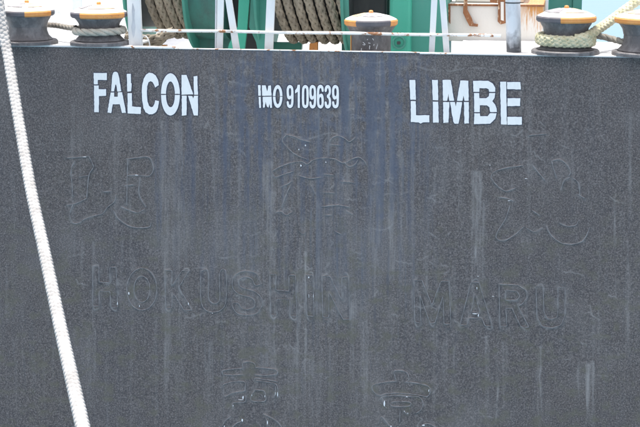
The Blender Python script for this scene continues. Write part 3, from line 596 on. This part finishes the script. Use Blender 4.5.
# ================================================================== MOORING BOLLARDS
def bollard(label, cx_px, base_py, rim_r, neck_r, base_r, rim_h, base_z=.006, split=0.0, low=None, cap_h=.07, split2=None, rimt=.056):
    """origin at the base; cap rim painted in sectors (black / orange)"""
    f = PZ(cx_px, base_py, base_z); c = Vector((f.x, f.y+base_r, base_z))
    if low is not None: c = PY(cx_px, base_py, .38); c.z -= rim_h
    c.x = (cam_loc+raydir(cx_px, base_py)*((c.y-cam_loc.y)/raydir(cx_px, base_py).y)).x
    t = empty('mooring_bollard', c, label, 'bollard', 'bollards along the stern edge')
    body_z0 = 0.0 if low is None else low
    zr = rim_h-rimt
    if low is None:
        pr = [(base_r, 0), (base_r, .028), (base_r-.012, .04), (base_r-.05, .046), (neck_r+.045, .055), (neck_r+.015, .085), (neck_r, .13), (neck_r*.985, .2), (neck_r, zr-.11), (neck_r+.012, zr-.06), (neck_r+.035, zr-.025), (rim_r-.035, zr-.003), (rim_r-.012, zr)]
        MB().lathe([(x, z) for x, z in pr[:3]]+[(neck_r*.9, .041)], c).build('base_flange', M['black'], t, True)
        MB().lathe(pr[3:], c).build('barrel', M['black'], t, True)
    else:
        pr = [(neck_r+.12, low), (neck_r+.12, low+.03), (neck_r+.0, low+.03), (neck_r, low+.1), (neck_r, zr-.10), (neck_r+.012, zr-.06), (neck_r+.035, zr-.02), (rim_r-.012, zr)]
        MB().lathe(pr, c).build('barrel', M['black'], t, True)
    # rim in sectors
    prof = [(rim_r-.013, zr-.001), (rim_r, zr+.012), (rim_r+.002, rim_h-.014), (rim_r-.008, rim_h)]
    angs = split
    for (a0, a1, m) in angs:
        nseg = max(4, int((a1-a0)/360*64))
        MB().lathe(prof, c, nseg, 'z', math.radians(a0), math.radians(a1)).build('rim_band', M[m], t, True)
    top = [(rim_r-.008, rim_h), (rim_r-.03, rim_h+.012), (rim_r*.7, rim_h+cap_h*.55), (rim_r*.35, rim_h+cap_h*.9), (.05, rim_h+cap_h), (.0005, rim_h+cap_h)]
    MB().lathe(top, c).build('cap', M['cap_white'], t, True)
    # painted patches lying on the cap
    for (a0, a1, m) in angs[:2]:
        pp = [(rim_r*.72, rim_h+cap_h*.53+.004), (rim_r*.35, rim_h+cap_h*.9+.004), (.06, rim_h+cap_h+.003)]
        MB().lathe(pp, c, 14, 'z', math.radians(a0+8), math.radians(a1-8)).build('cap_patch', M['patch_orange' if m == 'orange' else 'patch_dark'], t, True)
    kz = c.z+rim_h+cap_h
    MB().lathe([(.022, -.004), (.022, .018), (.014, .026), (.0005, .028)], (c.x, c.y, kz), 12).build('cap_knob', M['orange'], t, True)
    return t, c
# angles: 270 deg faces the camera, 180 is left, 360 right
b1, c1 = bollard('black bollard at the left photo edge, no rope round it, orange on right of rim', 28.5, 46.3, .275, .195, .30, .34, .022, [(180, 285, 'black_rim'), (285, 350, 'orange'), (350, 540, 'black_rim')])
b2, c2 = bollard('black bollard with pale rope, half behind the wide white post', 100, 47.3, .285, .195, .30, .33, .022, [(150, 246, 'black_rim'), (246, 350, 'orange'), (350, 510, 'black_rim')])
b3, c3 = bollard('lower black bollard crossed by the thin white rail in the middle', 371, 19.0, .265, .20, .20, .30, .0, [(190, 244, 'orange'), (244, 325, 'black_rim'), (325, 375, 'orange'), (375, 550, 'black_rim')], low=-.6, cap_h=.06, rimt=.06)
b4, c4 = bollard('black bollard with two turns of cream rope beside the grey pipe post', 565, 56.6, .285, .205, .325, .36, .006, [(160, 260, 'black_rim'), (260, 355, 'orange'), (355, 520, 'black_rim')])
b5, c5 = bollard('rightmost black bollard, cut by the right photo edge', 647, 58.4, .32, .23, .335, .36, .006, [(170, 340, 'orange'), (340, 530, 'black_rim')])
# orange stripe and scribbled scratches on the middle bollard
a0 = math.radians(196); MB().lathe([(.2015, -.45), (.2035, -.45), (.2035, .14), (.2015, .14)], c3, 4, 'z', math.radians(186), math.radians(206)).build('orange_stripe', M['orange'], b3)
sc = MB()
for k in range(13):
    an = math.radians(random.uniform(235, 300)); z0 = random.uniform(.02, .11); dn = random.uniform(-.12, .12); dz = random.uniform(-.04, .04)
    pts = [(c3.x+.201*math.cos(an+dn*t), c3.y+.201*math.sin(an+dn*t), c3.z+z0+dz*t) for t in (0, .5, 1)]
    sc.tube(pts, .003, 4)
sco = sc.build('scratches', M['glint_scratch'], b3); sco['kind'] = 'stuff'

# ================================================================== ROPES
def ring_pts(c, r, z0, z1, a0, a1, n=40): return [(c.x+r*math.cos(math.radians(a0+(a1-a0)*k/n)), c.y+r*math.sin(math.radians(a0+(a1-a0)*k/n)), c.z+z0+(z1-z0)*k/n) for k in range(n+1)]
# loop on the second bollard, tail to the left
pt = ring_pts(c2, .195+.042, .12, .16, 40, -175, 50)
endp = PY(46, 25, c2.y+.42)
pts = [Vector(p) for p in pt[::-1]]
loop = rope_mesh('rope_loop', [Vector(p) for p in ring_pts(c2, .238, .135, .15, -200, 165, 60)], .042, M['pale_rope'], kind='laid')
tag(loop, 'pale twisted rope looped once round the bollard beside the wide white post', 'rope')
tail = rope_mesh('mooring_line', [PY(76, 28, c2.y-.02), PY(68, 27.5, c2.y+.1), PY(57, 25.5, c2.y+.25), PY(46, 24.5, c2.y+.4), PY(30, 22, c2.y+.6), PY(10, 18, c2.y+.8)], .032, M['old_rope'], kind='laid')
tag(tail, 'dull grey rope running between the two left bollards', 'rope')
# right: two turns and two legs
t4 = rope_mesh('rope_turns', [Vector(p) for p in ring_pts(c4, .205+.045, .10, .155, 130, 130-700, 110)], .043, M['cream_rope'], kind='plait')
tag(t4, 'cream plaited rope wound round the bollard beside the grey pipe post', 'rope')
leg_hi = rope_mesh('mooring_line', [PY(575, 39, c4.y-.22), PY(586, 37, c4.y-.16), PY(597, 30, c4.y+.1), PY(608, 22.5, c4.y+.35), PY(622, 12, c4.y+.62), PY(636, 2, c4.y+.85), PY(655, -10, c4.y+1.1)], .047, M['cream_rope'], kind='plait')
tag(leg_hi, 'cream plaited rope rising to the top right corner behind the last bollard', 'rope')
leg_lo = rope_mesh('mooring_line', [PY(582, 37, c4.y+.05), PY(598, 36, c4.y+.1), PY(612, 39, c4.y+.1), PY(626, 42, c5.y-.0), PY(640, 40, c5.y+.27), PY(655, 36, c5.y+.3)], .036, M['old_rope'], kind='laid')
tag(leg_lo, 'short tan twisted rope low between the two right bollards', 'rope')
# big white hawser in front of the hull
hp = [(-9, -60, .05), (-3, -10, -.12), (4, 35, -.30), (9, 62, -.5), (19.5, 125, -1.15), (31, 190, -1.95), (44, 250, -2.75), (61, 330, -3.8), (79, 410, -4.85), (92, 470, -5.6)]
hw = rope_mesh('mooring_hawser', [PY(x, y, d) for x, y, d in hp], .052, M['hawser'], kind='plait', pitch=.22, sides=7)
tag(hw, 'thick white plaited hawser slanting down across the left side of the hull', 'rope')

# ================================================================== RAILING AND POSTS
RY = .16
def post_px(mb, x0t, x1t, x0b, x1b, y=RY, zlow=-.6, depth=None, top=-60, bot=75):
    """flat bar whose outline is given at photo rows 0 and 48"""
    def xa(t, b, row): return t+(b-t)*row/48
    q = [PY(xa(x0t, x0b, r), r, y) for r in (top, bot)]; r_ = [PY(xa(x1t, x1b, r), r, y) for r in (top, bot)]
    d = depth or .03
    mb.prism([(q[0].x, q[0].z), (r_[0].x, r_[0].z), (r_[1].x, r_[1].z), (q[1].x, q[1].z)], y, y+d); return mb
def pipe_px(mb, xt, xb, r, y, top=-60, bot=51): return mb.tube([PY(xt+(xb-xt)*top/48, top, y), PY(xt+(xb-xt)*bot/48, bot, y)], r, 16)
railing = empty('stern_railing', PY(300, 45, RY), 'thin white rail with rust patches on slim leaning stanchions along the stern edge', 'railing')
def rail_y(px): return 30.2+(px-141)*(35.8-30.2)/(505-141)
rp = [PY(x, rail_y(x)+.25*math.sin(x*.05), RY-.045) for x in range(141, 509, 12)]
MB().tube(rp, .0155, 10).build('rail', M['white_rail'], railing, True)
MB().tube([PY(x, rail_y(x)-72, RY-.045) for x in range(120, 509, 12)], .0155, 10).build('rail', M['white_rail'], railing, True)
for a in [(217.3, 223.6, 216.8, 222.2), (225.3, 231.5, 232.8, 239.2), (266.6, 274.7, 264.5, 272.8), (431.2, 437.2, 429, 434.5), (439.5, 445.5, 443.3, 449)]:
    mb = MB(); post_px(mb, *a); mb.build('stanchion', M['white'], railing)
mb = MB(); post_px(mb, 215.2, 216.4, 214.8, 216, RY+.03); mb.build('stanchion_flange', M['grey_post'], railing)
wp = empty('flat_post', PY(134, 47, .12), 'wide pale post left of the rope drums, streaked dark down its middle', 'post')
mb = MB(); post_px(mb, 126.8, 139.6, 129, 141.8, .12, depth=.05, bot=50.0)
mb.build('post_plate', M['white'], wp)
st = MB(); q = [PY(a, b, .117) for a, b in [(132.5, 3), (134.6, 10), (134.2, 18), (135.4, 27), (134.6, 35), (133.4, 38), (132.2, 34), (131.2, 27), (132.4, 20), (131.8, 11)]]; st.prism([(v.x, v.z) for v in q], .117, .1195); st.build('dark_streak', M['grey_post'], wp)
hk = MB(); hk.tube([PY(142, 38, .15), PY(144, 35.8, .15), PY(146.5, 36.5, .15), PY(148.6, 40, .15), PY(149.6, 44, .15), PY(150, 50, .15)], .006, 6); hk.build('wire_hook', M['white'], wp, True)
def scuffed_pipe():
    m = M['grey_post'].copy(); m.name = 'scuffed_pipe_paint'; nt = m.node_tree; b = nt.nodes['Principled BSDF']
    src = b.inputs['Base Color'].links[0].from_socket
    g = N(nt, 'ShaderNodeNewGeometry'); sp = N(nt, 'ShaderNodeSeparateXYZ'); nt.links.new(g.outputs['Position'], sp.inputs[0])
    n = N(nt, 'ShaderNodeTexNoise', Scale=14.0, Detail=6.0); nt.links.new(g.outputs['Position'], n.inputs['Vector'])
    ma = N(nt, 'ShaderNodeMath', operation='MULTIPLY_ADD'); ma.inputs[1].default_value = -.35; nt.links.new(n.outputs[0], ma.inputs[0]); nt.links.new(sp.outputs[2], ma.inputs[2])
    f = ramp(nt, ma.outputs[0], .05, -.12)
    nt.links.new(mixc(nt, f, src, (.07, .075, .085)), b.inputs['Base Color']); return m
gp = empty('pipe_post', PY(513.5, 55, .2), 'round pale grey pipe post with dark scuffed foot, left of the cream-roped bollard', 'post')
mb = MB(); pipe_px(mb, 512.8, 513.8, .072, .2, bot=53.5); mb.build('pipe', scuffed_pipe(), gp, True)
mb = MB(); mb.tube([PY(506, 2.5, .2)+Vector((0, 0, 0)), PY(506, 3.2, .2)], .001, 4); 
mb = MB(); p_ = PY(512.9, 2.6, .2); mb.lathe([(.0735, -.006), (.0745, 0), (.0735, .006)], p_, 24); mb.build('weld_ring', M['grime'], gp, True)

# ================================================================== MOORING WINCH
WY = 1.55                       # axle depth
def sx(px, y): return PY(px, 30, y).x
def zz(px, py, y): return PY(px, py, y).z
def drum(label, px0, px1, rope_r, name, ropelabel, front_y, bottom_py, turns_dx, slant):
    """drum with wound rope; front surface at depth front_y, lowest rope at photo row bottom_py"""
    cy = front_y+rope_r; x0 = sx(px0, front_y+.1); x1 = sx(px1, front_y+.1)
    zb = zz((px0+px1)/2, bottom_py, cy); cz = zb+rope_r
    t = empty('rope_drum', ((x0+x1)/2, cy, cz), label, 'winch drum', 'green winch drums behind the rail')
    MB().lathe([(.0005, x0-.05), (rope_r-.13, x0-.05), (rope_r-.13, x1+.05), (.0005, x1+.05)], (0, cy, cz), 48, 'x').build('core', M['grime'], t, True)
    # rope: helix
    rr = .047; n = int((x1-x0)/(turns_dx)); pts = []
    for k in range(n*40+1):
        a = 2*PI*k/40; f = k/(n*40)
        # steep lay: within every turn the rope drifts sideways on the front half, back on the rear
        drift = slant*math.sin(a)
        pts.append((x0+.03+(x1-x0-.06)*f+drift, cy-math.cos(a)*(rope_r-rr), cz+math.sin(a)*(rope_r-rr)+0))
    r = rope_mesh(name, pts, rr, M['drum_rope'], kind='plait', step=.018, smooth=False, sides=6, pitch=.42)
    tag(r, ropelabel, 'rope', 'old ropes wound on the winch drums')
    return t, x0, x1, cy, cz
d1, a0x, a1x, cy1, cz1 = drum('left winch drum under brown-grey rope beside the wide white post', 136, 187, .60, 'wound_rope', 'old braided rope wound on the left drum beside the wide white post', 1.0, 38.6, .110, -.14)
for k, (q, lb) in enumerate([([(126, 36), (140, 38.5), (152, 39), (163, 36.5), (174, 31)], 'slack old rope bight lying highest at the foot of the left drum'),
                            ([(126, 41), (140, 43), (150, 43), (159, 39.5), (168, 34)], 'slack old rope bight between two others at the foot of the left drum'),
                            ([(124, 47), (138, 48.5), (149, 47.5), (157, 43.5), (163, 38)], 'slack old rope bight lying lowest behind the wide white post')]):
    tag(rope_mesh('hanging_rope', [PY(x, y, .86+.05*k) for x, y in q], .05, M['drum_rope'], kind='plait', pitch=.5, step=.018, sides=5), lb, 'rope', 'slack bights below the left drum')
d2, b0x, b1x, cy2, cz2 = drum('right winch drum under brown-grey rope next to the middle bollard', 262, 342, .60, 'wound_rope', 'old braided rope wound on the right drum, left of the middle bollard', 1.0, 44.0, .110, -.14)
# flanges
def flange(parent, x, r, cy, cz, th=.03, mat='green'):
    return MB().lathe([(.0005, x-th/2), (r-.01, x-th/2), (r, x-th/2+.008), (r, x+th/2-.008), (r-.01, x+th/2), (.0005, x+th/2)], (0, cy, cz), 64, 'x').build('flange', M[mat], parent, True)
flange(d1, a1x+.02, .74, cy1, cz1)
MB().lathe([(.60, a1x+.035), (.60, a1x+.38), (.0005, a1x+.38)], (0, cy1, cz1), 64, 'x').build('brake_drum', M['green_dirty'], d1, True)
flange(d1, a0x-.06, .74, cy1, cz1)
flange(d2, b0x-.03, .74, cy2, cz2, mat='green')
flange(d2, b1x+.03, .74, cy2, cz2)
MB().lathe([(.70, b1x+.045), (.70, b1x+.10)], (0, cy2, cz2), 64, 'x').build('brake_rim', M['green'], d2, True)
# winch frame
wf = empty('winch_frame', (sx(250, 1.2), cy1, ZL), 'green A-shaped winch stand and gearbox between the two rope drums', 'winch')
def plate(name, poly, y, th, mat, parent):
    q = [PY(a, b, y) for a, b in poly]; mb = MB(); mb.prism([(p.x, p.z) for p in q], y, y+th); return mb.build(name, M[mat], parent)
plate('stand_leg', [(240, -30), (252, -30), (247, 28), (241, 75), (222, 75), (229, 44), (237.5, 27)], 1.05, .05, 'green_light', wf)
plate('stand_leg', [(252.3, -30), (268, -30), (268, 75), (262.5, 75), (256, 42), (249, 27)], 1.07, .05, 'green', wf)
plate('rear_panel', [(224, -40), (262, -40), (262, 75), (224, 75)], 1.62, .05, 'grime', wf)

MB().tube([(a0x-.4, cy1, cz1), (b1x+.8, cy1, cz1)], .09, 20).build('axle', M['grime'], wf, True)
# low green skid under the drums
plate('skid_beam', [(271, 42.5), (302, 42.5), (298, 80), (271, 80)], 1.75, .08, 'green', wf)
plate('skid_beam', [(191, 36), (232, 36), (232, 80), (202, 80)], 1.5, .08, 'green_dirty', wf)
plate('orange_foot', [(309.5, 43.5), (317.5, 42), (317.5, 75), (307, 75)], 1.45, .06, 'orange', wf)
plate('orange_foot', [(153, 45.2), (166, 45.2), (166, 75), (153, 75)], 1.45, .06, 'orange', wf)
# gearbox above middle bollard + bright green cabinet
gb = empty('gearbox', (sx(370, 1.7), 1.7, ZL), 'dark grimy gearbox behind the cap of the middle bollard', 'gearbox')
A = PY(341, 70, 1.72); B = PY(389.5, -50, 1.72)
MB().box((A.x, 1.72, ZL), (B.x, 2.5, B.z), .03).build('casing', M['green_dirty'], gb)
MB().box((PY(352, 0, 1.6).x, 1.6, PY(352, 26, 1.6).z), (PY(386, 0, 1.6).x, 1.72, B.z), .02).build('cover', M['grime'], gb)
MB().lathe([(.0005, 0), (.10, 0), (.10, .06), (.0005, .06)], (PY(345, 14, 1.65).x-.03, 1.66, PY(345, 14, 1.6).z), 20, 'x').build('shaft_end', M['green'], gb, True)
gc = empty('green_cabinet', (sx(414, 1.4), 1.4, ZL), 'bright green painted steel housing between the middle bollard and leaning stanchions', 'machine housing')
A = PY(388.8, 70, 1.2); Bm = PY(412, -50, 1.2)
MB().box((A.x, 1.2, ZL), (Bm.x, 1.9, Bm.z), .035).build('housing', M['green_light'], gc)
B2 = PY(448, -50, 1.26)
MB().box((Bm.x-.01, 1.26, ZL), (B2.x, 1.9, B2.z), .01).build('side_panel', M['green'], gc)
rc = PY(399, 42.5, 1.19)
mb = MB(); n = 28
ringp = [(rc.x+.062*math.cos(2*PI*k/n), 1.195, rc.z+.062*math.sin(2*PI*k/n)) for k in range(n+1)]
mb.tube(ringp, .012, 8); mb.build('drain_ring', M['green'], gc, True)
mb = MB(); mb.lathe([(.0005, 0), (.02, 0), (.02, .02), (.0005, .02)], (0, 0, 0), 10, 'x'); 
mb = MB(); mb.box((rc.x-.02, 1.17, rc.z-.02), (rc.x+.015, 1.2, rc.z+.012), .005); mb.build('ring_bolt', M['grime'], gc)
# narrow column at the right, seen behind the roped bollard
cl = empty('green_column', (sx(563, 2.6), 2.6, -1), 'tall green column with dark right edge behind the cream-roped bollard', 'column')
A = PY(547, 48, 2.6); B = PY(583.5, -40, 2.6)
MB().box((A.x, 2.6, -.9), (B.x-.10, 2.9, B.z), .01).build('column_web', M['green'], cl)
MB().box((B.x-.10, 2.56, -.9), (B.x, 2.98, B.z), .006).build('column_flange', M['green'], cl)
A = PY(541, 11, 2.5); B = PY(548, -40, 2.5)
MB().box((A.x, 2.5, A.z), (B.x, 2.58, B.z)).build('bracket', M['white'], cl)

# ================================================================== WHITE DECK BOX WITH RUSTY HOOKS
wb = empty('white_locker', (sx(492, 1.9), 1.9, 0), 'cream white steel locker with rusty top seam and hooks behind the right rail', 'locker')
YB = 1.42
A = PY(441, 60, YB); B = PY(543.5, 6.0, YB); ztop = PY(490, 4.5, YB).z
MB().box((A.x, YB, -.01), (B.x, 2.3, ztop), .012).build('locker_body', M['white_box'], wb)
MB().box((A.x-.01, YB-.02, ztop-.018), (B.x+.01, YB-.001, ztop+.004), .005).build('rusty_lip', M['rust'], wb)
MB().box((A.x+.12, YB+.25, ztop+.006), (PY(523, 0, YB).x, 2.28, ztop+.4), .01).build('upper_box', M['white_box'], wb)
def strap(poly, th=.025, y=YB-.05, mat='rust', name='rusty_hook'):
    q = [PY(a, b, y) for a, b in poly]; mb = MB(); mb.prism([(p.x, p.z) for p in q], y, y+th); return mb.build(name, M[mat], wb)
strap([(464.5, -12), (467.3, -12), (467.3, 10), (471.5, 18), (473.5, 23.5), (478, 24.3), (477.6, 26.8), (469.5, 26.2), (466.5, 20.5), (463, 13)])
strap([(498.5, -12), (506.5, -12), (506, 23.2), (500.5, 24.5), (497.6, 21.5)], mat='rust')
strap([(500.6, 2), (503.8, 2), (503.8, 21), (500.8, 20)], th=.004, y=YB-.055, mat='white_box', name='hook_face')
strap([(437.3, 4), (440.6, 4), (440.8, 23), (437.5, 23)], y=YB-.08)
strap([(448.3, 6), (450.3, 6), (450.3, 24), (448.8, 22)], y=YB-.03, th=.02)
strap([(490, -8), (498, -8), (498, 3.5), (490, 2.5)], y=YB-.04)
# rust runs on the locker face below the lip: thin proud scale
m = M['white_box']; nt_ = m.node_tree; b_ = nt_.nodes['Principled BSDF']; src = b_.inputs['Base Color'].links[0].from_socket
gg = N(nt_, 'ShaderNodeNewGeometry'); sp_ = N(nt_, 'ShaderNodeSeparateXYZ'); nt_.links.new(gg.outputs['Position'], sp_.inputs[0])
nn = N(nt_, 'ShaderNodeTexNoise', Scale=52.0, Detail=5.0, Roughness=.7); nt_.links.new(mapping(nt_, (1, 1, .10)), nn.inputs['Vector'])
ff = ramp(nt_, sp_.outputs[2], ztop-.36, ztop-.02); fx = ramp(nt_, sp_.outputs[0], PY(516, 20, YB).x, PY(528, 20, YB).x)
m1 = N(nt_, 'ShaderNodeMath', operation='MULTIPLY_ADD'); m1.inputs[1].default_value = .34; nt_.links.new(ff, m1.inputs[0]); nt_.links.new(nn.outputs[0], m1.inputs[2])
m2 = N(nt_, 'ShaderNodeMath', operation='MULTIPLY'); nt_.links.new(ramp(nt_, m1.outputs[0], .62, .82), m2.inputs[0]); nt_.links.new(fx, m2.inputs[1])
m3 = N(nt_, 'ShaderNodeMath', operation='MULTIPLY'); nt_.links.new(m2.outputs[0], m3.inputs[0]); nt_.links.new(ramp(nt_, sp_.outputs[2], ztop-.42, ztop-.25), m3.inputs[1])
nt_.links.new(mixc(nt_, m3.outputs[0], src, (.50, .24, .07)), b_.inputs['Base Color'])
# pale blue pipe behind the locker top
bp_ = empty('vent_pipe', PY(530, 3, 2.4), 'pale pipe standing between the locker top and green column', 'pipe')
mb = MB(); mb.tube([PY(545.5, -60, 2.4), PY(545.5, 30, 2.4)], .03, 12); mb.build('pipe', M['white'], bp_, True)

# ================================================================== PALE DECKHOUSE AT THE FAR LEFT
dh = empty('deckhouse', (-5, 6.2, ZL), 'pale white deckhouse wall far behind the two left bollards', 'deckhouse')
WX = PY(141, 20, 6.2).x
M['house'] = worn('sunbleached_white_paint', (.86, .86, .86), (.78, .79, .80), None, scale=1.5, amt=.5)
MB().box((GXB+.05, 6.2, ZL+.001), (WX, 8.5, 2.4), .01).build('wall', M['house'], dh)
A = PY(73, 0, 6.19); B = PY(82, 17, 6.19)
MB().box((A.x, 6.17, B.z), (B.x, 6.2, 1.6), .006).build('door', worn('pale_blue_paint', (.66, .74, .80), (.6, .68, .74), None, scale=3), dh)
MB().tube([PY(48, 11.0, 6.1), PY(60, 13.5, 6.1), PY(72, 17.5, 6.1)], .03, 8).build('pipe', M['white'], dh, True)
